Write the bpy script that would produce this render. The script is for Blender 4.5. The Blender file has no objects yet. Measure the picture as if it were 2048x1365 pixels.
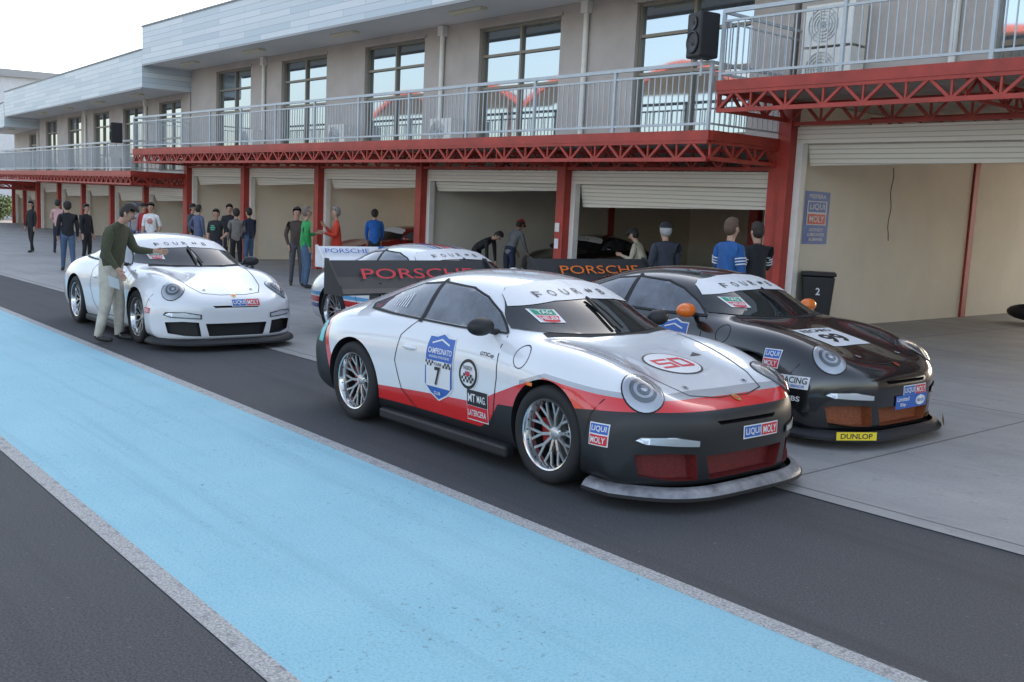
import bpy,bmesh,math,random
from mathutils import Vector,Matrix
from mathutils.bvhtree import BVHTree
random.seed(7)
sc=bpy.context.scene; col=sc.collection
rad=math.radians
V=Vector
# ---------------------------------------------------------------- materials
def newmat(name):
    m=bpy.data.materials.new(name); m.use_nodes=True
    nt=m.node_tree; b=nt.nodes['Principled BSDF']
    return m,nt,b
def nd(nt,t,props={},**inp):
    n=nt.nodes.new('ShaderNode'+t)
    for k,v in props.items(): setattr(n,k,v)
    for k,v in inp.items():
        k2=int(k[1:]) if k[0]=='_' else k.replace('_',' ')
        s=n.inputs[k2]
        if isinstance(v,bpy.types.NodeSocket): nt.links.new(v,s)
        else: s.default_value=v
    return n
def c4(c): return (c[0],c[1],c[2],1)
def math_(nt,op,a,b=0.0,c=0.0):
    n=nd(nt,'Math',{'operation':op},_0=a,_1=b)
    if c: n.inputs[2].default_value=c
    return n.outputs[0]
def mixc(nt,f,a,b):
    n=nt.nodes.new('ShaderNodeMix'); n.data_type='RGBA'
    for i,v in ((0,f),(6,a),(7,b)):
        if isinstance(v,bpy.types.NodeSocket): nt.links.new(v,n.inputs[i])
        else: n.inputs[i].default_value=v if i==0 else c4(v)
    return n.outputs[2]
def ramp(nt,f,p0,p1):
    n=nd(nt,'MapRange',{},_0=f,_1=p0,_2=p1); n.clamp=True
    return n.outputs[0]
def objco(nt): return nd(nt,'TexCoord').outputs['Object']
def noise(nt,vec,scale,detail=4,rough=.55):
    return nd(nt,'TexNoise',{},Vector=vec,Scale=scale,Detail=detail,Roughness=rough).outputs[0]
def addbump(nt,b,h,strength,dist=.01):
    bp=nd(nt,'Bump',{},Height=h,Strength=strength,Distance=dist)
    nt.links.new(bp.outputs[0],b.inputs['Normal'])
MC={}
def mat(name,c,rough=.5,metal=0.,coat=0.,var=0.,vs=4.,bump=0.,bs=60.,spec=.5):
    if name in MC: return MC[name]
    m,nt,b=newmat(name)
    b.inputs['Base Color'].default_value=c4(c); b.inputs['Roughness'].default_value=rough
    b.inputs['Metallic'].default_value=metal; b.inputs['Coat Weight'].default_value=coat
    b.inputs['Coat Roughness'].default_value=.03; b.inputs['Specular IOR Level'].default_value=spec
    co=objco(nt)
    if var:
        f=ramp(nt,noise(nt,co,vs,6,.65),.3,.7)
        lo=[x*(1-var) for x in c]; hi=[min(1,x*(1+var*.6)) for x in c]
        nt.links.new(mixc(nt,f,lo,hi),b.inputs['Base Color'])
    if bump: addbump(nt,b,noise(nt,co,bs,3),bump)
    MC[name]=m; return m
def clearglass():
    m,nt,b=newmat('lens cover')
    g=nd(nt,'BsdfGlossy',{},Color=(1,1,1,1),Roughness=.02); t=nd(nt,'BsdfTransparent')
    fr=nd(nt,'Fresnel',{},IOR=1.6); mx=nd(nt,'MixShader',{},_0=fr.outputs[0],_1=t.outputs[0],_2=g.outputs[0])
    nt.links.new(mx.outputs[0],nt.nodes['Material Output'].inputs[0]); return m
def m_asphalt():
    m,nt,b=newmat('asphalt'); co=objco(nt)
    a=noise(nt,co,85,3,.8); l=noise(nt,co,.7,5,.6)
    c=mixc(nt,ramp(nt,a,.40,.62),(.028,.029,.032),(.082,.083,.087))
    mp=nd(nt,'Mapping',{},Vector=co,Scale=(.12,3.2,1)); st=noise(nt,mp.outputs[0],1.3,4)
    c=mixc(nt,math_(nt,'MULTIPLY',ramp(nt,l,.35,.7),.35),c,(.070,.072,.077))
    c=mixc(nt,math_(nt,'MULTIPLY',ramp(nt,st,.52,.7),.5),c,(.032,.033,.036))
    sp=noise(nt,co,22,3,.6); c=mixc(nt,math_(nt,'MULTIPLY',ramp(nt,sp,.68,.71),.5),c,(.17,.17,.17))
    nt.links.new(c,b.inputs['Base Color']); b.inputs['Roughness'].default_value=.85
    addbump(nt,b,a,.7,.008); return m
def m_blue():
    m,nt,b=newmat('blue lane paint'); co=objco(nt)
    a=noise(nt,co,70,3,.85); l=noise(nt,co,1.1,6,.62); p=noise(nt,co,24,6,.8); q=noise(nt,co,1.3,3,.6)
    c=mixc(nt,ramp(nt,l,.3,.7),(.19,.43,.52),(.25,.49,.57))
    c=mixc(nt,math_(nt,'MULTIPLY',ramp(nt,a,.42,.66),.4),c,(.33,.55,.62))
    c=mixc(nt,math_(nt,'MULTIPLY',ramp(nt,a,.5,.36),.45),c,(.10,.28,.36))
    mp=nd(nt,'Mapping',{},Vector=co,Scale=(.16,4.5,1)); st=noise(nt,mp.outputs[0],1.3,5,.6)
    c=mixc(nt,math_(nt,'MULTIPLY',ramp(nt,st,.52,.72),.32),c,(.12,.27,.34))
    pit=math_(nt,'MULTIPLY',ramp(nt,p,.59,.625),math_(nt,'ADD',ramp(nt,q,.45,.62),.12))
    c=mixc(nt,math_(nt,'MULTIPLY',pit,.85),c,(.06,.09,.105))
    nt.links.new(c,b.inputs['Base Color']); b.inputs['Roughness'].default_value=.65
    addbump(nt,b,a,.6,.008); return m
def m_line():
    m,nt,b=newmat('worn white line paint'); co=objco(nt)
    a=noise(nt,co,70,3,.85); p=noise(nt,co,14,6,.7)
    c=mixc(nt,ramp(nt,a,.38,.62),(.18,.18,.18),(.48,.48,.46))
    c=mixc(nt,math_(nt,'MULTIPLY',ramp(nt,p,.52,.64),.6),c,(.12,.12,.12))
    nt.links.new(c,b.inputs['Base Color']); b.inputs['Roughness'].default_value=.75
    addbump(nt,b,a,.5,.006); return m
def m_concrete():
    m,nt,b=newmat('concrete slabs'); co=objco(nt)
    a=noise(nt,co,40,5,.75); l=noise(nt,co,.55,7,.68); sp=noise(nt,co,5,6,.75)
    c=mixc(nt,ramp(nt,l,.3,.7),(.24,.235,.23),(.37,.36,.34))
    c=mixc(nt,math_(nt,'MULTIPLY',ramp(nt,a,.35,.65),.35),c,(.18,.18,.175))
    c=mixc(nt,math_(nt,'MULTIPLY',ramp(nt,sp,.57,.69),.5),c,(.14,.14,.14))
    mp=nd(nt,'Mapping',{},Vector=co,Scale=(.25,2.5,1)); st=noise(nt,mp.outputs[0],1.1,5,.7)
    c=mixc(nt,math_(nt,'MULTIPLY',ramp(nt,st,.52,.72),.35),c,(.13,.13,.13))
    s=nd(nt,'SeparateXYZ',{},Vector=co)
    js=[]
    for ax,per,o in ((0,4.2,1.3),(1,4.3,.6)):
        f=math_(nt,'FRACT',math_(nt,'DIVIDE',math_(nt,'ADD',s.outputs[ax],o+200),per))
        js.append(math_(nt,'LESS_THAN',f,.006))
    j=math_(nt,'MAXIMUM',js[0],js[1])
    c=mixc(nt,math_(nt,'MULTIPLY',j,.75),c,(.07,.07,.07))
    nt.links.new(c,b.inputs['Base Color']); b.inputs['Roughness'].default_value=.75
    addbump(nt,b,a,.3,.005); return m
def m_clad():
    m,nt,b=newmat('fascia cladding boards'); co=objco(nt)
    mp=nd(nt,'Mapping',{},Vector=co,Rotation=(rad(90),0,0))
    br=nd(nt,'TexBrick',{'offset':.37},Vector=mp.outputs[0],Color1=(.48,.56,.60,1),Color2=(.72,.75,.76,1),Mortar=(.30,.34,.36,1),Scale=1.0)
    br.inputs['Mortar Size'].default_value=.008; br.inputs['Brick Width'].default_value=2.6; br.inputs['Row Height'].default_value=.17
    nt.links.new(mixc(nt,math_(nt,'MULTIPLY',noise(nt,co,1.2,4),.5),br.outputs[0],(.54,.60,.63)),b.inputs['Base Color']); b.inputs['Roughness'].default_value=.45
    return m
def m_slat(name,c,per=.075):
    m,nt,b=newmat(name); co=objco(nt)
    s=nd(nt,'SeparateXYZ',{},Vector=co)
    f=math_(nt,'FRACT',math_(nt,'DIVIDE',math_(nt,'ADD',s.outputs[2],10),per))
    k=ramp(nt,f,.0,.22)
    nt.links.new(mixc(nt,k,[x*.55 for x in c],c),b.inputs['Base Color']); b.inputs['Roughness'].default_value=.5
    addbump(nt,b,k,.8,.01); return m
def m_livery():
    m,nt,b=newmat('white red black racing paint'); co=objco(nt)
    s=nd(nt,'SeparateXYZ',{},Vector=co); x=s.outputs[0]; z=s.outputs[2]
    t=math_(nt,'DIVIDE',math_(nt,'ADD',x,2.4),4.6)
    def curve(pts):
        n=nd(nt,'FloatCurve',{},Value=t); cu=n.mapping.curves[0]
        P=[((p[0]+2.4)/4.6,p[1]) for p in pts]
        cu.points[0].location=P[0]; cu.points[1].location=P[-1]
        for p in P[1:-1]: cu.points.new(*p)
        for p in cu.points: p.handle_type='VECTOR'
        n.mapping.update(); return n.outputs[0]
    zb=curve([(-2.4,.98),(-1.72,.90),(-1.62,.60),(-1.5,.28),(-.8,.24),(.45,.24),(.56,.30),(.66,.44),(.9,.46),(1.2,.53),(1.6,.57),(1.9,.59),(2.2,.595)])
    zr=curve([(-2.4,1.),(-1.66,.95),(-1.56,.62),(-1.42,.36),(-.8,.35),(.4,.41),(.6,.50),(.85,.60),(1.15,.70),(1.6,.665),(1.8,.655),(2.2,.650)])
    black=math_(nt,'LESS_THAN',z,zb); red=math_(nt,'LESS_THAN',z,zr)
    gr=math_(nt,'MULTIPLY',math_(nt,'LESS_THAN',math_(nt,'SUBTRACT',z,.030),zr),math_(nt,'GREATER_THAN',x,.9))
    c=mixc(nt,gr,(.70,.71,.72),(.38,.39,.41)); c=mixc(nt,red,c,(.62,.018,.018)); c=mixc(nt,black,c,(.013,.014,.016))
    nt.links.new(c,b.inputs['Base Color'])
    nt.links.new(math_(nt,'ADD',math_(nt,'MULTIPLY',black,.20),.2),b.inputs['Roughness'])
    nt.links.new(math_(nt,'SUBTRACT',1.0,black),b.inputs['Coat Weight']); b.inputs['Coat Roughness'].default_value=.03
    return m
def m_stripes():
    m,nt,b=newmat('white paint with blue and red stripes'); co=objco(nt)
    s=nd(nt,'SeparateXYZ',{},Vector=co); y=math_(nt,'ABSOLUTE',s.outputs[1]); z=s.outputs[2]; c=(.70,.71,.72)
    top=math_(nt,'GREATER_THAN',z,.93)
    for lo,hi,cc in ((0,.07,(.55,.02,.02)),(.09,.16,(.02,.05,.25)),(.18,.23,(.1,.35,.6))):
        f=math_(nt,'MULTIPLY',math_(nt,'MULTIPLY',math_(nt,'GREATER_THAN',y,lo),math_(nt,'LESS_THAN',y,hi)),top)
        c=mixc(nt,f,c,cc)
    for lo,hi,cc in ((.34,.4,(.02,.05,.25)),(.42,.50,(.55,.02,.02)),(.52,.57,(.1,.35,.6))):
        f=math_(nt,'MULTIPLY',math_(nt,'GREATER_THAN',z,lo),math_(nt,'LESS_THAN',z,hi))
        c=mixc(nt,f,c,cc)
    nt.links.new(c,b.inputs['Base Color']); b.inputs['Roughness'].default_value=.25; b.inputs['Coat Weight'].default_value=1; return m

WHITE=mat('sticker white',(.70,.70,.70),.4); BLACK=mat('sticker black',(.015,.015,.017),.4)
RED=mat('sticker red',(.6,.02,.03),.4); BLUE=mat('sticker blue',(.03,.12,.42),.4); GREEN=mat('sticker green',(.0,.25,.13),.4)
YEL=mat('sticker yellow',(.8,.6,.02),.4); ORANGE=mat('sticker orange',(.75,.16,.01),.35,coat=.6); TEAL=mat('sticker teal',(.1,.5,.5),.4)
GOLD=mat('badge gold',(.55,.36,.1),.3,1.)
GAP=mat('panel gap',(.01,.01,.011),.7)
DARK=mat('matt black plastic',(.014,.014,.016),.55,var=.2)
TYRE=mat('tyre rubber',(.014,.014,.015),.75,var=.3,vs=9)
RIMM=mat('rim alloy',(.50,.50,.49),.28,.7); DISC=mat('brake disc',(.08,.075,.075),.4,.8); CAL=mat('caliper red',(.4,.02,.02),.4)
LIPM=mat('polished rim lip',(.66,.66,.66),.15,.95)
CHROME=mat('headlight reflector',(.60,.63,.66),.25,.6); LENSD=mat('headlight bowl',(.20,.22,.24),.15,.6); LENS=mat('headlight projector',(.75,.78,.8),.08,.7)
COVER=clearglass(); TAPE=mat('silver tape',(.27,.27,.28),.42,.5,var=.45,vs=9,bump=.5,bs=25)
GLASS=mat('dark car glass',(.014,.018,.019),.03,spec=.8,var=.6,vs=3); SGLASS=mat('side car glass',(.11,.12,.14),.05,coat=.6,var=.6,vs=3.5)
STEELRED=mat('red steel paint',(.38,.040,.025),.5,var=.3,vs=2.5)
STUCCO=mat('stucco',(.50,.45,.41),.9,var=.14,vs=1.2,bump=.35,bs=90)
BEIGE=mat('beige garage wall',(.76,.70,.59),.85,var=.07,vs=.9,bump=.15,bs=60)
SOFFIT=mat('soffit panel',(.80,.77,.73),.8,var=.06,vs=.7)
FRAMEW=mat('white garage frame',(.78,.75,.69),.5,var=.1)
SLAT=m_slat('cream roller shutter',(.80,.75,.64)); CLAD=m_clad()
RAIL=mat('grey rail paint',(.48,.52,.54),.4,var=.12); BRONZE=mat('bronze window frame',(.24,.215,.175),.4,.2)
WINGL=mat('mirror window glass',(.42,.47,.50),.03,.95)
LAMP=mat('fluorescent cover',(.75,.68,.5),.4); ROOFM=mat('roof sheet',(.35,.35,.35),.6); SLABM=mat('slab underside',(.40,.35,.31),.8,var=.3)
# ---------------------------------------------------------------- builders
def tag(o,label,cat,group=None):
    o['label']=label; o['category']=cat
    if group: o['group']=group
    return o
def emp(name,loc=(0,0,0),rot=(0,0,0),parent=None):
    o=bpy.data.objects.new(name,None); col.objects.link(o); o.location=loc; o.rotation_euler=rot
    if parent: o.parent=parent
    return o
def mobj(name,me,parent=None,loc=(0,0,0),rot=(0,0,0)):
    o=bpy.data.objects.new(name,me); col.objects.link(o); o.location=loc; o.rotation_euler=rot
    if parent: o.parent=parent
    return o
class MB:
    def __init__(s): s.v=[];s.f=[];s.m=[]
    def add(s,vs,fs,mi=0):
        n=len(s.v); s.v+= [tuple(p) for p in vs]; s.f+=[[i+n for i in f] for f in fs]; s.m+=[mi]*len(fs); return s
    def box(s,x0,x1,y0,y1,z0,z1,mi=0):
        return s.add([(x0,y0,z0),(x1,y0,z0),(x1,y1,z0),(x0,y1,z0),(x0,y0,z1),(x1,y0,z1),(x1,y1,z1),(x0,y1,z1)],
         [(0,3,2,1),(4,5,6,7),(0,1,5,4),(1,2,6,5),(2,3,7,6),(3,0,4,7)],mi)
    def beam(s,p,q,w,h=None,mi=0):
        p=V(p);q=V(q);h=h or w; d=(q-p).normalized(); a=V((0,0,1)) if abs(d.z)<.9 else V((1,0,0))
        u=d.cross(a).normalized()*w/2; v=u.cross(d).normalized()*h/2
        return s.add([p-u-v,p+u-v,p+u+v,p-u+v,q-u-v,q+u-v,q+u+v,q-u+v],[(0,3,2,1),(4,5,6,7),(0,1,5,4),(1,2,6,5),(2,3,7,6),(3,0,4,7)],mi)
    def tube(s,p,q,r,n=8,mi=0,r2=None):
        p=V(p);q=V(q);r2=r if r2 is None else r2; d=(q-p).normalized(); a=V((0,0,1)) if abs(d.z)<.9 else V((1,0,0))
        u=d.cross(a).normalized(); v=u.cross(d); vs=[]
        for c,rr in ((p,r),(q,r2)):
            for i in range(n):
                t=2*math.pi*i/n; vs.append(c+(u*math.cos(t)+v*math.sin(t))*rr)
        fs=[(i,(i+1)%n,n+(i+1)%n,n+i) for i in range(n)]+[tuple(range(n))[::-1],tuple(range(n,2*n))]
        return s.add(vs,fs,mi)
    def lathe(s,prof,n=32,mi=0,c=(0,0,0)):
        vs=[];k=len(prof)
        for i in range(n):
            t=2*math.pi*i/n
            for r,y in prof: vs.append((c[0]+r*math.cos(t),c[1]+y,c[2]+r*math.sin(t)))
        fs=[(i*k+j,i*k+j+1,((i+1)%n)*k+j+1,((i+1)%n)*k+j) for i in range(n) for j in range(k-1)]
        return s.add(vs,fs,mi)
    def ell(s,c,rx,ry,rz,mi=0,nu=14,nv=9,M=None,keep=None):
        vs=[];fs=[]
        for j in range(nv+1):
            ph=math.pi*j/nv
            for i in range(nu):
                t=2*math.pi*i/nu; vs.append(V((rx*math.sin(ph)*math.cos(t),ry*math.sin(ph)*math.sin(t),rz*math.cos(ph))))
        for j in range(nv):
            for i in range(nu):
                f=(j*nu+i,(j+1)*nu+i,(j+1)*nu+(i+1)%nu,j*nu+(i+1)%nu)
                if keep is None or keep(sum((vs[k] for k in f),V((0,0,0)))/4): fs.append(f)
        if M: vs=[M@p for p in vs]
        return s.add([V(c)+p for p in vs],fs,mi)
    def truss(s,p,q,zt,zb,step,w=.05,mi=0):
        p=V(p);q=V(q);L=(q-p).length; n=max(1,round(L/step))
        P=lambda t,z:V((p.x+(q.x-p.x)*t,p.y+(q.y-p.y)*t,z))
        s.beam(P(0,zt),P(1,zt),w*1.2,w*1.2,mi); s.beam(P(0,zb),P(1,zb),w*1.2,w*1.2,mi)
        for i in range(n):
            t0=i/n;t1=(i+1)/n;tm=(t0+t1)/2
            s.beam(P(t0,zb),P(tm,zt),w*.8,w*.8,mi); s.beam(P(tm,zt),P(t1,zb),w*.8,w*.8,mi); s.beam(P(t0,zb),P(t0,zt),w*.6,w*.6,mi)
        return s
    def obj(s,name,mats,parent=None,smooth=False,bevel=0,loc=(0,0,0),rot=(0,0,0),fix=True):
        me=bpy.data.meshes.new(name); me.from_pydata(s.v,[],s.f)
        for m in (mats if isinstance(mats,(list,tuple)) else [mats]): me.materials.append(m)
        me.polygons.foreach_set('material_index',s.m)
        if fix:
            bm=bmesh.new(); bm.from_mesh(me); bmesh.ops.recalc_face_normals(bm,faces=bm.faces); bm.to_mesh(me); bm.free()
        if smooth:
            me.polygons.foreach_set('use_smooth',[True]*len(me.polygons)); me.set_sharp_from_angle(angle=rad(38))
        me.update(); o=mobj(name,me,parent,loc,rot)
        if bevel:
            b=o.modifiers.new('b','BEVEL'); b.width=bevel; b.segments=2; b.limit_method='ANGLE'
        return o
TC={}
def textmesh(t,bold=.018):
    if (t,bold) in TC: return TC[(t,bold)]
    cu=bpy.data.curves.new('t','FONT'); cu.body=t; cu.resolution_u=3; cu.offset=bold
    o=bpy.data.objects.new('t',cu); col.objects.link(o)
    me=bpy.data.meshes.new_from_object(o.evaluated_get(bpy.context.evaluated_depsgraph_get()))
    vs=[(v.co.x,v.co.y) for v in me.vertices]; fs=[tuple(p.vertices) for p in me.polygons]
    bpy.data.objects.remove(o); bpy.data.meshes.remove(me)
    x0=min(v[0] for v in vs);x1=max(v[0] for v in vs);y0=min(v[1] for v in vs);y1=max(v[1] for v in vs)
    TC[(t,bold)]=([((v[0]-x0)/(x1-x0)-.5,(v[1]-y0)/(y1-y0)-.5) for v in vs],fs); return TC[(t,bold)]
def circ(cx,cy,rx,ry=None,n=28):
    ry=ry or rx; return [(cx+rx*math.cos(2*math.pi*i/n),cy+ry*math.sin(2*math.pi*i/n)) for i in range(n)]
def rect(cx,cy,w,h): return [(cx-w/2,cy-h/2),(cx+w/2,cy-h/2),(cx+w/2,cy+h/2),(cx-w/2,cy+h/2)]
def decal(name,parent,o,u,v,layers,bvh=None,off=.004,grid=.07,inc=.0012,smooth=True,roll=0,bold=.018):
    o=V(o);u=V(u).normalized();v=V(v).normalized(); n=u.cross(v).normalized(); v=n.cross(u)
    if roll:
        q=Matrix.Rotation(rad(roll),3,n); u=q@u; v=q@v
    mb=MB(); mats=[]
    for li,L in enumerate(layers):
        m=L[-1]
        if m not in mats: mats.append(m)
        if L[0]=='p': vs=L[1]; fs=[tuple(range(len(vs)))]
        elif L[0]=='t':
            tv,fs=textmesh(L[1],bold); vs=[(L[2]+a*L[5],L[3]+b*L[4]) for a,b in tv]
        else:
            vs=[];fs=[];P=L[1];w=L[2]/2
            for a,b in zip(P[:-1],P[1:]):
                a=V(a);b=V(b);d=(b-a).normalized();pn=V((-d.y,d.x))*w;k=len(vs)
                vs+=[a-pn-d*w,b-pn+d*w,b+pn+d*w,a+pn-d*w];fs.append((k,k+1,k+2,k+3))
        bm=bmesh.new(); bv=[bm.verts.new((p[0],p[1],0)) for p in vs]
        for f in fs:
            try: bm.faces.new([bv[i] for i in f])
            except ValueError: pass
        if bvh:
            bmesh.ops.triangulate(bm,faces=bm.faces[:])
            for ax in (0,1):
                lo=min(p[ax] for p in vs);hi=max(p[ax] for p in vs); k=math.floor(lo/grid)+1
                while k*grid<hi:
                    pc=[0,0,0];pn=[0,0,0];pc[ax]=k*grid;pn[ax]=1
                    bmesh.ops.bisect_plane(bm,geom=bm.verts[:]+bm.edges[:]+bm.faces[:],plane_co=pc,plane_no=pn); k+=1
        bm.verts.index_update(); ov=[]
        for q in bm.verts:
            P=o+u*q.co.x+v*q.co.y; e=off+li*inc
            if bvh:
                h=bvh.ray_cast(P+n*2.5,-n,5)
                if h[0] is None: h=bvh.find_nearest(P)
                nn=h[1]
                if nn.dot(n)<0: nn=-nn
                ov.append(h[0]+nn*e)
            else: ov.append(P+n*e)
        bm.normal_update(); fl=[]
        for f in bm.faces:
            idx=[q.index for q in f.verts]
            if f.normal.z<0: idx=idx[::-1]
            fl.append(idx)
        mb.add(ov,fl,mats.index(m)); bm.free()
    o2=mb.obj(name,mats,parent,fix=False)
    if smooth: o2.data.polygons.foreach_set('use_smooth',[True]*len(o2.data.polygons))
    return o2
# ---------------------------------------------------------------- car body
ST=[(2.13,[(.80,.26),(.82,.29),(.82,.33),(.80,.37),(.73,.40),(.57,.42),(.42,.42),(.28,.42),(.14,.42),(0,.42)]),
(2.125,[(.85,.14),(.885,.22),(.89,.34),(.87,.45),(.79,.53),(.61,.55),(.44,.55),(.3,.55),(.15,.55),(0,.55)]),
(2.06,[(.86,.12),(.90,.22),(.905,.36),(.885,.50),(.80,.60),(.62,.635),(.44,.62),(.3,.62),(.15,.625),(0,.625)]),
(1.88,[(.86,.12),(.90,.24),(.91,.40),(.89,.56),(.80,.70),(.64,.735),(.46,.695),(.3,.685),(.15,.685),(0,.69)]),
(1.66,[(.86,.12),(.905,.25),(.915,.42),(.90,.64),(.80,.79),(.64,.825),(.47,.765),(.31,.745),(.15,.745),(0,.75)]),
(1.40,[(.86,.12),(.905,.27),(.92,.46),(.91,.69),(.81,.85),(.65,.885),(.49,.83),(.32,.80),(.16,.80),(0,.805)]),
(1.10,[(.86,.12),(.905,.28),(.92,.48),(.91,.73),(.81,.875),(.66,.915),(.51,.875),(.34,.855),(.17,.855),(0,.86)]),
(.85,[(.84,.12),(.87,.28),(.885,.48),(.88,.73),(.80,.86),(.71,.91),(.58,.915),(.42,.92),(.2,.925),(0,.93)]),
(.60,[(.82,.12),(.85,.28),(.87,.48),(.87,.73),(.80,.865),(.725,.92),(.635,.99),(.48,1.05),(.24,1.085),(0,1.095)]),
(.30,[(.82,.12),(.85,.28),(.87,.48),(.87,.73),(.81,.865),(.74,.925),(.66,1.07),(.545,1.19),(.28,1.24),(0,1.25)]),
(0,[(.82,.12),(.85,.28),(.87,.48),(.87,.73),(.81,.865),(.745,.93),(.67,1.10),(.57,1.24),(.31,1.295),(0,1.31)]),
(-.35,[(.82,.12),(.85,.28),(.875,.48),(.875,.73),(.82,.865),(.75,.93),(.665,1.10),(.56,1.24),(.31,1.305),(0,1.32)]),
(-.70,[(.84,.12),(.88,.28),(.90,.48),(.90,.73),(.83,.88),(.735,.94),(.65,1.08),(.54,1.20),(.3,1.265),(0,1.285)]),
(-1.05,[(.87,.12),(.92,.28),(.945,.48),(.94,.74),(.845,.90),(.71,.945),(.60,1.035),(.49,1.12),(.28,1.185),(0,1.205)]),
(-1.40,[(.88,.14),(.93,.3),(.955,.5),(.945,.74),(.835,.89),(.69,.935),(.56,.99),(.44,1.035),(.25,1.08),(0,1.095)]),
(-1.72,[(.87,.16),(.92,.3),(.935,.5),(.92,.70),(.81,.84),(.66,.89),(.53,.92),(.4,.945),(.22,.97),(0,.975)]),
(-1.98,[(.84,.2),(.88,.32),(.90,.5),(.88,.66),(.77,.77),(.62,.82),(.5,.84),(.36,.85),(.2,.86),(0,.86)]),
(-2.14,[(.78,.26),(.8,.36),(.82,.48),(.8,.60),(.7,.68),(.58,.70),(.45,.71),(.32,.72),(.17,.73),(0,.73)]),
(-2.19,[(.7,.36),(.72,.42),(.74,.48),(.72,.54),(.64,.58),(.52,.60),(.4,.6),(.28,.6),(.15,.6),(0,.6)])]
WSH={.85:.08,.60:.13,.30:.09,0:.03}
def plan(x,y,z=0):
    r=abs(y)/.9
    if x>.9: x-=.40*((x-.9)/1.23)**2.2*r**3.8
    if x<-1.6: x+=.2*((-1.6-x)/.6)*r**2
    return x
def ringpts(x,P):
    a=P[0]; pts=[(0,a[1])]+[(a[0]*k,a[1]) for k in (.2,.38,.55,.77)]+P
    out=[]
    for y,z in pts:
        xx=plan(x,y,z)
        if x in WSH and z>.9: xx+=WSH[x]*max(0,1-(y/.74)**2)
        out.append(V((xx,y,z)))
    return out
def make_body():
    bm=bmesh.new(); rows=[]
    for x,P in ST:
        h=ringpts(x,P); ring=[bm.verts.new(p) for p in h]
        for p in reversed(h[1:-1]): ring.append(bm.verts.new((p.x,-p.y,p.z)))
        rows.append(ring)
    N=len(rows[0])
    for a,b in zip(rows[:-1],rows[1:]):
        for i in range(N): bm.faces.new((a[i],a[(i+1)%N],b[(i+1)%N],b[i]))
    for r in (rows[0],rows[-1]):
        g=lambda k,s: r[k] if s>0 or k in (0,14) else r[28-k]
        for s in (1,-1):
            for k in range(5): bm.faces.new((g(k,s),g(k+1,s),g(13-k,s),g(14-k,s)))
            bm.faces.new([g(k,s) for k in (5,6,7,8,9)])
    bmesh.ops.recalc_face_normals(bm,faces=bm.faces)
    me=bpy.data.meshes.new('b'); bm.to_mesh(me); bm.free()
    o=mobj('tmp',me); s=o.modifiers.new('s','SUBSURF'); s.levels=3
    dg=bpy.context.evaluated_depsgraph_get(); me2=bpy.data.meshes.new_from_object(o.evaluated_get(dg))
    bv=BVHTree.FromPolygons([v.co.copy() for v in me2.vertices],[tuple(p.vertices) for p in me2.polygons])
    o2=mobj('tmp2',me2); me2.materials.append(BLACK); me2.materials.append(DARK); me2.materials.append(RED)
    c=MB()
    for ax in (1.18,-1.18):
        for s in (1,-1): c.tube((ax,s*.5,.33),(ax,s*1.4,.33),.362,56,1)
    def prism(pts,d,mi):
        n=len(pts); c.add([(plan(2.13,y)-d,y,z) for y,z in pts]+[(3,y,z) for y,z in pts],[tuple(range(n)),tuple(range(n,2*n))]+[(i,(i+1)%n,n+(i+1)%n,n+i) for i in range(n)],mi)
    for s in (1,-1): prism([(s*.43,.17),(s*.60,.175),(s*.76,.20),(s*.79,.33),(s*.62,.345),(s*.46,.335)],.10,2)
    prism([(-.34,.17),(.34,.17),(.385,.32),(-.385,.32)],.09,2)
    prism([(-.27,.505),(.27,.505),(.30,.53),(-.30,.53)],.10,1)
    co=c.obj('cut',[BLACK,DARK,RED])
    b=o2.modifiers.new('b','BOOLEAN'); b.operation='DIFFERENCE'; b.solver='EXACT'; b.object=co
    try: b.material_mode='TRANSFER'
    except Exception: pass
    dg=bpy.context.evaluated_depsgraph_get(); me3=bpy.data.meshes.new_from_object(o2.evaluated_get(dg))
    me3.polygons.foreach_set('use_smooth',[True]*len(me3.polygons)); me3.set_sharp_from_angle(angle=rad(35))
    names=[m.name for m in me3.materials]
    for q in (o,o2,co): bpy.data.objects.remove(q)
    return me3,bv,names
BODY,BV,BNAMES=make_body()
def make_rim():
    m=MB(); m.lathe([(.205,.055),(.208,.088),(.226,.128),(.236,.132),(.241,.122)],48,5); m.lathe([(.241,.122),(.236,.10),(.222,.02),(.218,-.12)],48,2)
    m.lathe([(.0,.072),(.03,.072),(.045,.062),(.056,.05),(.056,-.02)],20,0)
    for i in range(10):
        a=2*math.pi*i/10; P=lambda r,t,y:(r*math.cos(t),y,r*math.sin(t)); d=math.pi/10
        m.beam(P(.045,a,.052),P(.118,a,.064),.019,.020,0)
        for sg in (1,-1): m.beam(P(.112,a,.062),P(.208,a+sg*d*.52,.074),.0125,.016,0)
    for i in range(20):
        a=2*math.pi*(i+.5)/20; m.ell((.214*math.cos(a),.108,.214*math.sin(a)),.006,.006,.006,1,5,4)
    m.lathe([(.05,-.01),(.175,-.01),(.175,-.03),(.05,-.03)],32,1)
    m.box(.09,.17,-.05,.01,-.06,.10,3)
    m.lathe([(.215,-.06),(.0,-.06)],24,4)
    o=m.obj('t',[RIMM,DISC,DARK,CAL,BLACK,LIPM],smooth=True); me=o.data; bpy.data.objects.remove(o); return me
def make_tyre():
    m=MB(); m.lathe([(.232,.118),(.245,.134),(.275,.142),(.303,.139),(.321,.124),(.327,.10),(.328,0),(.327,-.10),(.321,-.124),(.303,-.139),(.25,-.134),(.232,-.118)],48)
    o=m.obj('t',[TYRE],smooth=True); me=o.data; bpy.data.objects.remove(o); return me
RIM=make_rim(); TYR=make_tyre()
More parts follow.
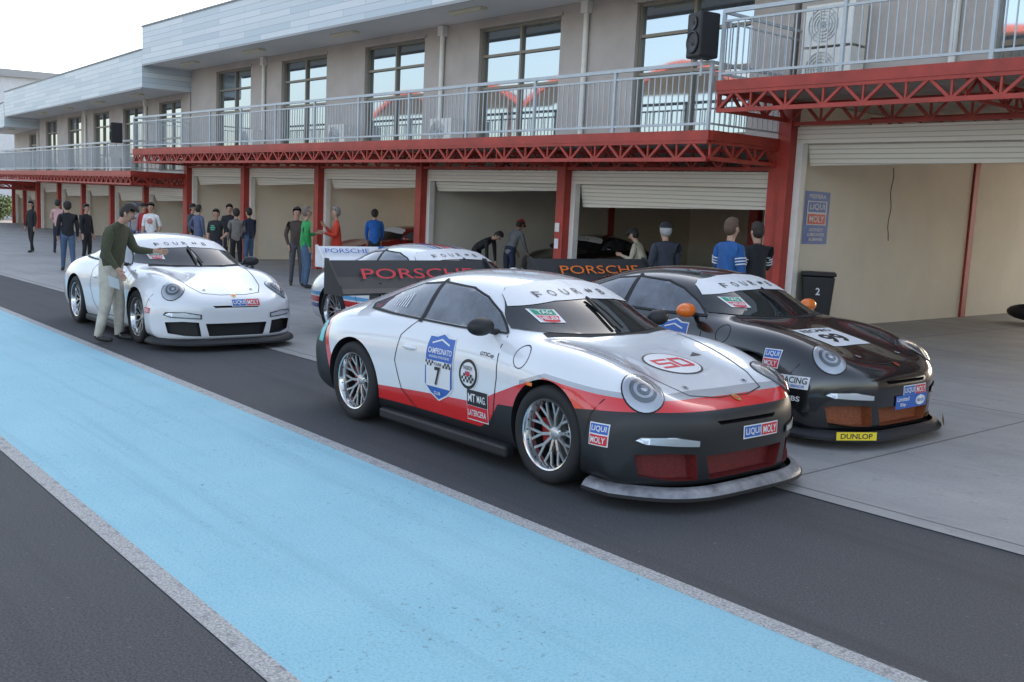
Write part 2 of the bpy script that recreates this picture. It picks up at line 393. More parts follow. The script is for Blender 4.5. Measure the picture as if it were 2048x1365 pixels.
def disc(name,parent,o,n,ru,rv,off,dome,m,rings=5,seg=28):
    n=V(n).normalized(); u=V((0,0,1)).cross(n).normalized(); v=n.cross(u); o=V(o); mb=MB(); vs=[];fs=[]
    h=BV.ray_cast(o+n,-n,3); o=h[0]
    for j in range(rings+1):
        r=j/rings
        for i in range(seg):
            t=2*math.pi*i/seg; P=o+u*ru*r*math.cos(t)+v*rv*r*math.sin(t)
            h=BV.ray_cast(P+n*1,-n,3)
            if h[0] is None: h=BV.find_nearest(P)
            vs.append(h[0]+n*(off+dome*(1-r*r)))
    for j in range(rings):
        for i in range(seg): fs.append((j*seg+i,(j+1)*seg+i,(j+1)*seg+(i+1)%seg,j*seg+(i+1)%seg))
    mb.add(vs,fs); return mb.obj(name,[m],parent,smooth=True,fix=False)
XZ=((1,0,0),(0,0,1)); YZ=((0,1,0),(0,0,1)); HOOD=((0,1,0),(-1,0,.25))
def liqui(name,e,o,uv,w,h,rows=1,roll=0):
    if rows==1: L=[('p',rect(0,0,w,h),WHITE),('p',rect(-w*.24,0,w*.46,h*.82),BLUE),('p',rect(w*.24,0,w*.46,h*.82),RED),('t','LIQUI',-w*.24,0,h*.58,w*.40,WHITE),('t','MOLY',w*.24,0,h*.58,w*.40,WHITE)]
    else: L=[('p',rect(0,0,w,h),WHITE),('p',rect(0,h*.24,w*.9,h*.42),BLUE),('p',rect(0,-h*.24,w*.9,h*.42),RED),('t','LIQUI',0,h*.24,h*.28,w*.76,WHITE),('t','MOLY',0,-h*.24,h*.28,w*.76,WHITE)]
    return decal(name,e,o,uv[0],uv[1],L,BV,roll=roll,grid=.05)
def board(e,x,z,num='7'):
    pts=[(0,.24),(.07,.215),(.15,.215),(.165,.12),(.17,-.14),(.1,-.2),(0,-.245),(-.1,-.2),(-.17,-.14),(-.165,.12),(-.15,.215),(-.07,.215)]
    L=[('p',[(a*1.06,b*1.05) for a,b in pts],WHITE),('p',pts,BLUE),('t','CAMPEONATO',0,.115,.042,.29,WHITE),('t','NACIONAL DE VELOCIDAD',0,.072,.018,.25,WHITE),('l',[(-.1,.17),(0,.2),(.1,.17)],.012,WHITE),
       ('p',rect(0,-.06,.30,.19),WHITE),('p',rect(0,.02,.32,.045),WHITE)]
    for i in range(16):
        for j in range(2):
            if (i+j)%2 and not 5<=i<=10: L.append(('p',rect(-.15+i*.02,.01+j*.02,.02,.02),BLACK))
    L+=[('t','FOURB',0,.02,.022,.09,BLACK),('t',num,0,-.07,.14,.07*len(num),BLACK),('t','CLUB',0,-.195,.025,.08,WHITE)]
    return decal('sticker',e,(x,-1,z),*XZ,L,BV,grid=.08,inc=.0007)
def splx(y,k=2.22,h=.92): return k-.44*(abs(y)/h)**4.2
LP=[(1.57,-.92),(1.69,-.92)]+[(splx(y),y) for y in [-.91+1.82*i/36 for i in range(37)]]+[(1.69,.92),(1.57,.92)]
def lipnorm(i):
    a=V(LP[max(0,i-1)]);b=V(LP[min(len(LP)-1,i+1)]);d=(b-a).normalized(); return V((d.y,-d.x))
def car(loc,yaw,paint,intake,kind,label,group=None,lip=DARK,mir=None,detail=True,wing=True,wtext=None,wdz=0.):
    e=emp('race_car',loc,(0,0,rad(yaw))); tag(e,label,'race car',group)
    me=BODY.copy(); mp={BLACK.name:paint,DARK.name:DARK,RED.name:intake}
    for i,nme in enumerate(BNAMES): me.materials[i]=mp.get(nme,paint)
    mobj('body',me,e)
    for ax,oy in ((1.18,.745),(-1.18,.785)):
        for s in (1,-1):
            w=mobj('wheel',RIM,e,(ax,s*oy,.327),(0,rad(random.uniform(0,70)),0 if s>0 else math.pi))
            mobj('tyre',TYR,w)
    ws=decal('windshield',e,(0,0,0),*YZ,[('p',[(-.695,.948),(-.35,.932),(0,.926),(.35,.932),(.695,.948),(.64,1.04),(.55,1.165),(.49,1.205),(.25,1.243),(0,1.255),(-.25,1.243),(-.49,1.205),(-.55,1.165),(-.64,1.04)],GLASS)],BV,off=.006,grid=.035)
    decal('sun_strip',ws,(0,0,0),*YZ,[('p',[(-.60,1.085),(-.3,1.130),(0,1.143),(.3,1.130),(.60,1.085),(.55,1.165),(.48,1.208),(.25,1.246),(0,1.258),(-.25,1.246),(-.48,1.208),(-.55,1.165)],WHITE)],BV,off=.010,grid=.035)
    if detail or kind=='garage':
        for ch,y in (('F',-.37),('O',-.255),('U',-.14),('R',-.025),('B',.24)):
            decal('lettering',ws,(0,0,0),*YZ,[('t',ch,y,1.186-.16*y*y,.034,.055,BLACK)],BV,off=.014,bold=0)
        decal('lettering',ws,(0,0,0),*YZ,[('p',[(x0-.015,1.186),(x0,1.172),(x0+.015,1.186),(x0,1.200)],BLACK) for x0 in (.09,.125)],BV,off=.014)
    for s in (1,-1):
        uv=((1,0,0),(0,0,1)) if s<0 else ((-1,0,0),(0,0,1)); k=-s
        P=lambda pts:[(k*a,b) for a,b in pts]
        decal('window',e,(0,s,0),*uv,[('p',P([(.56,.93),(.40,1.03),(.20,1.125),(0,1.175),(-.38,1.19),(-.40,.925),(.1,.92)]),SGLASS)],BV,grid=.05)
        decal('window',e,(0,s,0),*uv,[('p',P([(-.45,.925),(-.43,1.19),(-.68,1.155),(-.95,1.07),(-1.20,.965),(-1.15,.94),(-.8,.93)]),SGLASS)],BV,grid=.05)
        decal('window_trim',e,(0,s,0),*uv,[('l',P([(.58,.92),(.40,1.040),(.20,1.135),(0,1.186),(-.38,1.20),(-.68,1.165),(-.97,1.076),(-1.23,.96),(-1.15,.93),(-.8,.917),(-.4,.912),(.1,.907),(.58,.917)]),.014,GAP),('l',P([(-.41,.915),(-.405,1.2)]),.045,GAP)],BV,off=.0065,grid=.04)
        decal('door_seam',e,(0,s,0),*uv,[('l',P([(.60,.90),(.64,.62),(.60,.30),(.52,.235),(-.35,.235),(-.52,.36),(-.60,.58),(-.56,.78),(-.44,.90)]),.009,GAP)],BV,off=.002)
        mb=MB(); h=BV.ray_cast(V((-.43,s*2,.70)),V((0,-s,0)),3)[0]; mb.ell((h.x,h.y,h.z),.095,.022,.022); mb.obj('door_handle',[paint],e,smooth=True)
        if detail:
            decal('panel_seam',e,(0,s,0),*uv,[('l',circ(k*.86,.795,.075)+[(k*.86+.075,.795)],.006,GAP)],BV,off=.002)
            decal('panel_seam',e,(0,s,0),*uv,[('l',P([(1.57,.40),(1.60,.55),(1.66,.64)]),.007,GAP)],BV,off=.002)
            decal('side_marker',e,(0,s,0),*uv,[('p',P(rect(1.02,.64,.06,.022))[::k],ORANGE)],BV,off=.004)
        n=(.74,s*.36,.55); o=(1.79,s*.655,.68)
        hl=disc('headlight',e,o,n,.132,.160,.002,.0,GAP)
        disc('reflector',hl,o,n,.124,.152,.005,.006,CHROME)
        o2=V(o)+V((0,0,.012)); disc('bowl',hl,o2,n,.085,.098,.013,.002,LENSD); disc('bezel',hl,o2,n,.062,.068,.017,.002,CHROME); disc('projector',hl,o2,n,.042,.046,.022,.004,LENSD); disc('bulb',hl,o2,n,.022,.024,.028,.004,LENS)
        disc('lens_cover',hl,o,n,.127,.153,.018,.026,COVER)
        decal('running_lamp',e,(0,0,0),*YZ,[('p',[(s*a,b) for a,b in [(.43,.375),(.74,.39),(.80,.415),(.78,.45),(.60,.455),(.43,.43)]][::s],DARK),('p',[(s*a,b) for a,b in [(.445,.385),(.74,.40),(.785,.42),(.76,.44),(.60,.445),(.445,.42)]][::s],CHROME)],BV,off=.010,grid=.04)
        mb=MB(); mm=mir or paint; mb.ell((.50,s*.915,.965),.065,.112,.066,0,16,10); mb.tube((.47,s*.72,.91),(.49,s*.86,.94),.026,8,1,.02)
        mb.obj('mirror',[mm,DARK],e,smooth=True)
        mb=MB(); mb.box(-.80,.80,min(s*.80,s*.90),max(s*.80,s*.90),.085,.17); mb.obj('side_skirt',[DARK],e,bevel=.02)
        decal('tail_light',e,(0,0,0),(0,-1,0),(0,0,1),[('p',rect(-s*.60,.64,.3,.09),RED)],BV,off=.008)
    decal('rear_window',e,(0,0,0),(0,1,0),(-1,0,0),[('p',[(-.42,.98),(.42,.98),(.36,1.42),(-.36,1.42)],GLASS)],BV)
    decal('panel_seam',e,(0,0,0),(0,1,0),(-1,0,0),[('l',[(-.60,-.98),(-.52,-1.4),(-.45,-1.75),(-.36,-1.93),(-.15,-1.99),(.15,-1.99),(.36,-1.93),(.45,-1.75),(.52,-1.4),(.60,-.98)],.009,GAP)],BV,off=.002)
    decal('bonnet_pin',e,(0,0,0),(0,1,0),(-1,0,0),[('p',circ(y,-1.84,.022),CHROME) for y in (-.30,.30)]+[('p',circ(y,-1.84,.010),GAP) for y in (-.30,.30)],BV,off=.006)
    decal('cowl_grille',e,(0,0,0),(0,1,0),(-1,0,0),[('p',[(-.62,-.87),(-.3,-.955),(0,-.975),(.3,-.955),(.62,-.87),(.60,-.80),(.3,-.90),(0,-.92),(-.3,-.90),(-.60,-.80)],GAP)],BV,off=.0025)
    decal('badge',e,(0,0,.75),*HOOD,[('p',circ(0,-1.98,.028,.036),GOLD),('p',circ(0,-1.98,.013,.019),RED)],BV,off=.006)
    # splitter
    N=len(LP); mb=MB(); vs=[]
    for zz in (.07,.090):
        for x,y in LP: vs+=[(x,y,zz),(1.55,y*.97,zz)]
    fs=[];Q=2*N
    for i in range(N-1):
        a=2*i; fs+= [(a,a+1,a+3,a+2),(Q+a,Q+a+2,Q+a+3,Q+a+1),(a,a+2,Q+a+2,Q+a)]
    mb.add(vs,fs); mb.obj('front_splitter',[DARK],e)
    mb=MB(); vs=[]
    for i,(x,y) in enumerate(LP):
        nn=lipnorm(i)
        for d,z in ((.006,.090),(.016,.106),(.040,.128),(.080,.140)): vs.append((x-nn.x*d,y-nn.y*d,z))
    mb.add(vs,[(4*i+j,4*i+j+1,4*i+j+5,4*i+j+4) for i in range(N-1) for j in range(3)]); mb.obj('front_lip',[lip],e,smooth=True)
    # wiper
    mb=MB()
    for P_,w in ((((-.02,.95),(-.03,1.02),(-.035,1.08),(-.04,1.12)),.022),(((.05,.945),(.03,1.03),(-.0,1.09),(-.03,1.14)),.018)):
        pts=[BV.ray_cast(V((3,y,z)),V((-1,0,0)),4)[0]+V((.014,0,.024)) for y,z in P_]
        for a,b in zip(pts[:-1],pts[1:]): mb.beam(a,b,w,.013)
    mb.obj('wiper',[DARK],e)
    if wing:
        wm=wing if wing is not True else DARK; WY=.86; wx=.13
        mb=MB(); sec=[(-1.60,1.02),(-1.66,1.055),(-1.76,1.15),(-1.86,1.29),(-1.875,1.285),(-1.80,1.16),(-1.70,1.04),(-1.63,1.0)]; n=len(sec); vs=[(x+wx,y,z+wdz) for y in (-WY,WY) for x,z in sec]
        mb.add(vs,[tuple(range(n)),tuple(range(n,2*n))]+[(i,(i+1)%n,n+(i+1)%n,n+i) for i in range(n)])
        wg=mb.obj('rear_wing',[wm],e)
        for s in (1,-1):
            mb=MB(); vs=[(x+wx,s*WY+dy,z+wdz) for dy in (0,s*.015) for x,z in ((-1.58,1.0),(-1.62,1.09),(-1.84,1.31),(-1.89,1.31),(-1.89,1.0))]
            mb.add(vs,[(0,1,2,3,4),(5,6,7,8,9)]+[(i,(i+1)%5,5+(i+1)%5,5+i) for i in range(5)]); mb.obj('end_plate',[wm],wg)
            mb=MB(); mb.box(-1.86+wx,-1.70+wx,s*.42-.012,s*.42+.012,.80,1.10+wdz); mb.obj('wing_strut',[DARK],wg)
        if wtext:
            L=[('t',wtext[0],wtext[2],wtext[3],wtext[4],wtext[5],wtext[1])]
            if len(wtext)>6: L=[('p',[(x0,-.12),(x0+.09,-.12),(x0+.19,.14),(x0+.10,.14)],cc) for x0,cc in ((.02,BLUE),(.11,TEAL),(.20,RED),(.29,BLUE))]+L
            decal('lettering',wg,(-1.765+wx,0,1.168+wdz),(0,1,0),(-.52,0,.86),L,None,off=.02,smooth=False,bold=.0)
    if detail:
        decal('sticker',e,(0,0,0),*YZ,[('p',rect(-.46,1.035,.165,.08),WHITE),('p',rect(-.46,1.056,.135,.032),GREEN),('p',[(-.53,1.035),(-.51,1.0),(-.46,.995),(-.41,1.0),(-.39,1.035)],RED),('t','TAG',-.46,1.056,.022,.085,WHITE),('t','HEUER',-.46,1.018,.020,.115,WHITE)],BV,off=.010,grid=.04)
        liqui('sticker',e,(0,.13,.435) if kind!='white' else (0,.12,.56),YZ,.37,.085)
        if kind=='livery':
            mb=MB(); mb.tube((2.02,-.40,.36),(2.09,-.40,.355),.009,6); mb.tube((2.085,-.43,.355),(2.085,-.37,.355),.009,6); mb.obj('tow_hook',[CAL],e)
    return e
LIV=m_livery(); BLKP=mat('black gloss paint',(.009,.009,.010),.2,coat=1.); WHP=mat('white gloss paint',(.70,.71,.72),.28,coat=1.)
REDP=mat('dark red gloss paint',(.25,.015,.015),.25,coat=1.); MART=m_stripes()
INR=mat('dark red mesh',(.14,.009,.009),.6,var=.5,vs=60); INO=mat('rusty orange mesh',(.26,.07,.022),.6,var=.5,vs=60); INB=mat('black mesh',(.012,.012,.013),.6)
G='race cars parked in the pit lane'
A=car((-5.99,5.12,0),.8,LIV,INR,'livery','white race car with red band, black bumper and door number 7',G,lip=TAPE,mir=DARK,wtext=('PORSCHE',RED,.03,0,.10,1.22))
board(A,-.04,.60)
L=[('p',circ(0,0,.115),WHITE),('p',circ(0,0,.108),BLACK),('p',circ(0,0,.085),WHITE)]
for i in range(7):
    for j in range(3):
        if (i+j)%2: L.append(('p',rect(-.063+i*.021,-.05+j*.021,.021,.021),BLACK))
L+=[('t','FADECH',0,.045,.028,.10,BLACK),('p',rect(0,.005,.05,.03),RED),('p',rect(-.012,.013,.02,.014),BLUE)]
decal('sticker',A,(.32,-1,.60),*XZ,L,BV,grid=.08,inc=.0007)
decal('sticker',A,(.43,-1,.385),*XZ,[('p',rect(0,0,.245,.225),WHITE),('p',rect(0,.052,.235,.112),BLACK),('p',rect(0,-.055,.235,.098),RED),('t','MT',-.06,.052,.06,.085,WHITE),('t','MAG.',.052,.052,.054,.10,WHITE),('t','LATERCERA',0,-.055,.044,.21,WHITE)],BV)
decal('lettering',A,(.50,-1,.76),*XZ,[('t','GT3Cup',0,0,.035,.15,BLACK)],BV)
liqui('sticker',A,(1.68,-1,.43),XZ,.14,.14,2)
y5=-1.43
decal('sticker',A,(0,-.02,.75),*HOOD,[('p',circ(0,y5,.225,.20),BLACK),('p',circ(0,y5,.211,.186),WHITE),
 ('l',[(-.02,y5+.065),(-.135,y5+.065),(-.135,y5),(-.02,y5),(-.02,y5-.065),(-.135,y5-.065)],.030,RED),('l',[(.03,y5-.065),(.03,y5+.065),(.13,y5+.065),(.145,y5+.05),(.145,y5-.05),(.13,y5-.065),(.03,y5-.065)],.030,RED)],BV,grid=.05)
decal('bonnet_vent',A,(0,.33,.75),*HOOD,[('p',[(-.05,-1.33),(.05,-1.35),(.03,-1.28)],BLACK)],BV)
decal('sticker',A,(-1.72,-1,.68),*XZ,[('p',rect(0,0,.10,.17),TEAL)],BV)
decal('window_vent',A,(-.75,-1,1.02),*XZ,[('p',[(x-.006,-.05),(x+.006,-.05),(x+.006,.05+x*.3),(x-.006,.05+x*.3)],WHITE) for x in (-.16,-.12,-.08,-.04,0,.04)],BV,off=.006)
B=car((-6.35,7.70,0),0,BLKP,INO,'black','glossy black race car with orange mirror and bonnet number 99',G,mir=ORANGE,wtext=('PORSCHE',ORANGE,.08,0,.10,1.20))
decal('number_plate',B,(0,-.05,.75),*HOOD,[('p',rect(0,-1.36,.56,.44),WHITE),('t','RECARO',0,-1.20,.07,.42,BLACK),('t','99',0,-1.40,.21,.30,BLACK)],BV,grid=.05,bold=.03)
decal('sticker',B,(0,0,0),*YZ,[('p',rect(.08,.345,.50,.11),BLUE),('t','Limited',-.06,.37,.036,.18,WHITE),('t','Slip',-.06,.32,.034,.09,WHITE),('p',circ(.21,.345,.08,.042),WHITE),('t','DREXLER',.21,.345,.024,.12,BLUE)],BV,off=.01)
liqui('sticker',B,(1.42,-1,.66),XZ,.15,.15,2)
decal('sticker',B,(1.62,-1,.50),*XZ,[('p',rect(0,0,.30,.10),WHITE),('t','E-RACING',0,.015,.05,.27,BLACK),('t','SPORTZUBEHOR',0,-.03,.02,.25,BLUE)],BV,grid=.04)
decal('sticker',B,(1.66,-1,.37),*XZ,[('t','BBS',0,0,.04,.12,WHITE)],BV)
for s in (-1,1): decal('sticker',B,(splx(.66)-.02,s*.66,.120),(-s*.58,1,0),(-.05,0,1),[('p',rect(0,0,.34,.065),YEL),('t','DUNLOP',0,0,.042,.27,BLACK)],None,off=.03,smooth=False)
board(B,.30,.62,'99')
C=car((-13.45,5.02,0),0,WHP,INB,'white','plain white race car with black front splitter parked on asphalt',G,mir=DARK,wing=False)
decal('sticker',C,(.1,-1,.5),*XZ,[('p',rect(0,.03,.16,.16),BLACK),('p',rect(0,-.05,.14,.04),TEAL),('t','MTMAG',0,.05,.04,.13,WHITE)],BV)
decal('sticker',C,(1.62,-1,.45),*XZ,[('p',rect(0,0,.13,.06),RED),('t','BBS',0,0,.04,.10,WHITE)],BV)
D=car((-11.0,7.69,0),0,MART,INB,'stripes','white race car with blue and red stripes over its roof',G,wing=WHP,wtext=('PORSCHE',BLUE,-.42,.06,.07,.72,1),wdz=-.10)
G2='cars being worked on in the garages'
car((-18.9,18.1,0),-82,BLKP,INB,'garage','black race car parked nose out inside a garage',G2,detail=False,wing=False)
car((-23.55,15.3,0),-92,REDP,INB,'garage2','dark red race car parked inside a garage',G2,detail=False,wing=False)
# ---------------------------------------------------------------- ground
def sheet(name,x0,x1,y0,y1,z,m,rot=0):
    mb=MB(); mb.add([(x0,y0,0),(x1,y0,0),(x1,y1,0),(x0,y1,0)],[(0,1,2,3)]); o=mb.obj(name,[m],loc=(0,0,z),rot=(0,0,rot)); o['kind']='structure'; return o
TH=rad(1.28); TA=rad(.63)
sheet('ground',-600,300,-300,500,-.008,m_asphalt())
LINE=m_line()
sheet('lane_marking',-70,40,1.67,3.56,-.004,m_blue()); sheet('lane_marking_line',-70,40,1.57,1.67,-.0035,LINE); sheet('lane_marking_line',-70,40,3.56,3.67,-.0035,LINE)
sheet('concrete_apron',-110,60,5.65,70,-.002,m_concrete(),TH)  # unseen part behind the building is extended to bounce sunlight into the garages
# ---------------------------------------------------------------- pit building
def building(label,loc,rot,cols,wins,db,pipes,acs,lampx,depth=10,nodiv=(),closed=()):
    e=emp('garage_building',loc,rot); tag(e,label,'pit building','stepped sections of the pit building')
    lo=min(cols);hi=max(cols); cs=sorted(cols)
    ws=sorted(wins); mb=MB(); x=lo
    for a,b in ws: mb.box(x,a,0,.25,3.0,5.8); mb.box(a,b,0.001,.249,5.6,5.8); mb.box(a,b,0.001,.249,3.0,3.12); x=b
    mb.box(x,hi,0,.25,3.0,5.8); mb.box(lo,lo+.2,.25,depth,3.0,5.8); mb.box(hi-.2,hi,.25,depth,3,5.8); mb.box(lo+.2,hi-.2,depth-.2,depth,3,5.8)
    mb.obj('wall',[STUCCO],e)
    for a,b in ws:
        mb=MB(); mb.box(a,b,.14,.16,3.12,5.6); w=mb.obj('window',[WINGL],e); mb=MB(); m_=(a+b)/2
        for xx in (a+.03,m_,b-.03): mb.box(xx-.03,xx+.03,.08,.139,3.12,5.6)
        for zz in (3.15,4.30,5.0,5.57): mb.box(a+.06,b-.06,.085,.135,zz-.028,zz+.028)
        mb.obj('frame',[BRONZE],w); mb=MB(); mb.box(a-.06,b+.06,-.03,0-.002,5.6,5.66); mb.obj('lintel',[STUCCO],w)
    mb=MB(); mb.box(lo-.1,hi-.003,-1.55,-.002,5.80,5.84,1); mb.box(lo-.1,hi-.003,-1.62,-1.55,5.78,7.0,0); mb.box(lo-.1,hi-.003,-1.55,depth,6.9,6.98,2)
    mb.box(lo-.16,lo-.1,-1.62,depth,5.78,7.0,0); mb.box(hi-.003,hi+.05,-1.62,depth,5.78,7.0,0); mb.box(lo-.1,hi,-1.64,-1.6,5.74,5.8,2); mb.box(lo-.17,hi+.04,-1.66,-1.54,7.0,7.04,2)
    mb.obj('roof',[CLAD,SOFFIT,ROOFM],e)
    mb=MB(); mb.box(lo,hi,-1.93,depth+3.5,2.93,3.0); mb.obj('balcony_slab',[SLABM],e)  # slab runs past the back as an unseen overhang, added to block sun
    mb=MB(); mb.box(lo-.03,hi+.03,-2.0,-1.935,2.87,3.02); mb.box(hi,hi+.06,-1.935,0,2.87,3.02) ; mb.box(lo-.06,lo,-1.935,0,2.87,3.02)
    mb.truss((lo,-1.96,0),(hi,-1.96,0),2.85,2.58,.60); mb.truss((lo,-.13,0),(hi,-.13,0),2.85,2.54,.6)
    for c in cs: mb.truss((c,-1.9,0),(c,-.2,0),2.85,2.60,.5)
    for a,b in zip(cs[:-1],cs[1:]): mb.truss(((a+b)/2,-1.9,0),((a+b)/2,-.2,0),2.85,2.60,.5,.035)
    mb.obj('steel_truss',[STEELRED],e)
    mb=MB()
    for yy in (2.2,4.4,6.6,8.8): mb.truss((lo+.1,yy,0),(hi-.1,yy,0),2.82,2.45,.9,.05)
    mb.obj('ceiling_truss',[STEELRED],e)
    for i,c in enumerate(cs):
        mb=MB(); mb.box(c-.12,c+.12,-.2,.04,-1.2,2.84); mb.obj('column',[STEELRED],e,bevel=.008)
        if i not in nodiv: mb=MB(); mb.box(c-.08,c+.08,.05,depth,-1.2,2.92); mb.obj('dividing_wall',[BEIGE],e)
        mb=MB(); mb.box(c-.13,c+.13,6.3,6.5,-1,2.8); mb.obj('column',[STEELRED],e)
    mb=MB(); mb.box(lo,hi,depth,depth+.2,3.003,6.9)
    for k in closed: mb.box(cs[k]+.08,cs[k+1]-.08,depth-.12,depth-.002,-1.2,2.92)
    mb.obj('back_wall',[BEIGE],e)
    for k,(a,b) in enumerate(zip(cs[:-1],cs[1:])):
        z=db[k%len(db)]; mb=MB(); mb.box(a+.125,b-.125,-.02,.10,2.24,2.50,1); mb.box(a+.125,a+.25,-.02,.12,-1,2.24,0); mb.box(b-.25,b-.125,-.02,.12,-1,2.24,0)
        mb.obj('door_frame',[FRAMEW,SLAT],e)
        mb=MB(); mb.add([(a+.25,.13,2.24),(b-.25,.13,2.24),(b-.25,.22,z+.1),(a+.25,.22,z),(a+.25,.17,2.24),(b-.25,.17,2.24),(b-.25,.26,z+.1),(a+.25,.26,z)],[(0,1,2,3),(4,7,6,5),(3,2,6,7),(0,3,7,4),(1,5,6,2),(0,4,5,1)])
        mb.obj('garage_door',[SLAT],e)
    mb=MB(); n=int((hi-lo)/.125)
    for i in range(n+1):
        x=lo+.02+(hi-lo-.04)*i/n
        if i%16==0: mb.box(x-.025,x+.025,-1.985,-1.935,3.02,4.0)
        else: mb.box(x-.008,x+.008,-1.968,-1.952,3.12,3.88)
    for z,w in ((4.02,.028),(3.88,.016),(3.12,.018)): mb.box(lo,hi,-1.96-w,-1.96+w,z-w,z+w)
    for xe in (lo+.0,hi-.0):
        for z,w in ((4.02,.022),(3.88,.012),(3.12,.014)): mb.box(xe-w,xe+w,-1.93,-.02,z-w,z+w)
        for i in range(14): mb.box(xe-.007,xe+.007,-1.85+i*.135-.007,-1.85+i*.135+.007,3.13,3.87)
    mb.obj('railing',[RAIL],e)
    for x in pipes:
        mb=MB(); mb.tube((x,-.07,3.0),(x,-.07,5.8),.055,12); mb.box(x-.09,x+.09,-.15,-.002,5.55,5.78); mb.obj('downpipe',[FRAMEW],e,smooth=True)
    for x in lampx:
        mb=MB(); mb.box(x-.55,x+.55,-1.0,-.8,5.735,5.798); mb.obj('ceiling_lamp',[LAMP],e,bevel=.01)
    for x,z in acs:
        mb=MB(); mb.box(x-.42,x+.42,-.42,-.06,z,z+.62,0)
        mb.lathe([(.0,-.0),(.05,-.004),(.05,-.012)],16,1,(x-.1,-.42,z+.31))
        for r in (.10,.15,.20,.25): mb.lathe([(r,-.02),(r+.006,-.02),(r+.006,-.0),(r,-.0)],24,1,(x-.1,-.42,z+.31))
        for i in range(8):
            t=i*math.pi/4; mb.beam((x-.1,-.43,z+.31),(x-.1+.25*math.cos(t),-.43,z+.31+.25*math.sin(t)),.006,.006,1)
        mb.obj('air_conditioner',[FRAMEW,RAIL],e)
    return e
M=Matrix.Rotation(TH,3,'Z')@Matrix.Rotation(TA,3,'Y')
wl=[(-13.37,-10.7),(-18.1,-15.45),(-22.85,-20.2),(-27.4,-24.8),(-31.9,-29.4)]
cm=[-9.9,-15.0,-20.0,-24.9,-29.5,-33.9]
building('long grey pit building with red steel balcony and open garages',M@V((-9.9,14.2,0)),(0,TA,TH),[c+9.9 for c in cm],[(a+9.9,b+9.9) for a,b in wl],[1.95,2.0,1.98,2.0,1.78],
  [-4.75,-9.5,-18.5],[(-9.0,3.02),(-13.6,3.02),(-18.9,3.02)],[-3.5,-7.5,-12.5,-17.5,-22],nodiv=(4,),closed=(3,4))
building('grey pit building section with higher balcony and wide open garage',M@V((-9.9+.13,14.2,.72)),(0,TA,TH),[0.003,7.5,15.],[(3.1,6.4),(9,12)],[1.90],[2.6],[(.80,3.02),(.80,3.68)],[3.,9.],depth=12)
M2=Matrix.Rotation(TH-rad(3.6),3,'Z')@Matrix.Rotation(TA,3,'Y'); p2=M@V((-33.9,14.2,0))+V((-.13,0,-.72))
building('lower section of the grey pit building with red garage columns',p2,(0,TA,TH-rad(3.6)),[-.003,-4.6,-9.2,-13.8,-18.4,-23.],[(-3.3,-.9),(-7.9,-5.3),(-12.4,-9.9),(-17,-14.5),(-21.6,-19.1)],[2.0,1.9],[-4.7,-13.5],[(-8.5,3.02)],[-3,-8,-13,-18])
p3=p2+M2@V((-23.2,0,0))+V((0,0,-.5))
building('end section of the pit building far down the lane',p3,(0,TA,TH-rad(7)),[-.003,-4.6,-9.2],[(-3.3,-.9)],[2.0],[],[],[-3])
# ---------------------------------------------------------------- bits on/around the building
def bw(bx,by,z=0): return M@V((bx,by,z))
def speaker(loc,yaw,label):
    e=emp('loudspeaker',loc,(0,TA,rad(yaw))); tag(e,label,'loudspeaker','loudspeakers on the balcony rails')
    mb=MB(); mb.add([(-.2,-.17,0),(.2,-.17,0),(.14,.2,0),(-.14,.2,0),(-.2,-.17,.66),(.2,-.17,.66),(.14,.2,.66),(-.14,.2,.66)],[(0,3,2,1),(4,5,6,7),(0,1,5,4),(1,2,6,5),(2,3,7,6),(3,0,4,7)])
    mb.obj('cabinet',[DARK],e,bevel=.03)
    mb=MB(); mb.lathe([(.165,-.02),(.15,-.03),(.13,-.01),(.05,.0),(.03,-.015),(0,-.02)],28,0,(0,-.17,.22)); mb.lathe([(.10,-.02),(.09,-.02),(.03,.0),(.0,.0)],20,0,(0,-.17,.50)); mb.obj('driver',[mat('speaker cone',(.035,.035,.037),.5)],e,smooth=True)
    mb=MB(); mb.tube((0,.0,-.25),(0,.0,.0),.02); mb.obj('bracket',[RAIL],e)
speaker(bw(-10.0,12.08,4.06),-18,'black loudspeaker mounted on the balcony rail'); speaker(bw(-34.6,11.9,3.2),-15,'black loudspeaker mounted on the lower balcony rail')
e=tag(emp('poster',bw(-9.9+.13+.085+.002,14.98,1.78),(0,TA,TH)),'blue advertising poster with white lettering on beige wall','poster')
decal('poster_sheet',e,(0,0,0),(0,1,0),(0,0,1),[('p',rect(0,0,.74,.88),BLUE),('t','PREFIERA',0,.36,.07,.5,WHITE),('p',rect(0,.08,.58,.40),WHITE),('p',rect(0,.18,.52,.17),BLUE),('p',rect(0,-.02,.52,.17),RED),('t','LIQUI',0,.18,.11,.44,WHITE),('t','MOLY',0,-.02,.11,.44,WHITE),('t','ADITIVOS Y',0,-.2,.055,.42,WHITE),('t','LUBRICANTES',0,-.28,.055,.5,WHITE),('t','ALEMANES',0,-.36,.055,.42,WHITE)],None,smooth=False,inc=.002)
e=tag(emp('notice',bw(-15.02,14.2-.215,1.35),(0,TA,TH)),'small white paper notice taped to a red column','notice')
decal('notice_sheet',e,(0,0,0),(1,0,0),(0,0,1),[('p',rect(0,0,.13,.18),WHITE),('p',rect(0,-.33,.12,.2),WHITE)],None,smooth=False)
e=tag(emp('wheelie_bin',bw(-9.38,14.75,-.1),(0,0,rad(35))),'black wheelie bin with white number 2 beside the wall','bin')
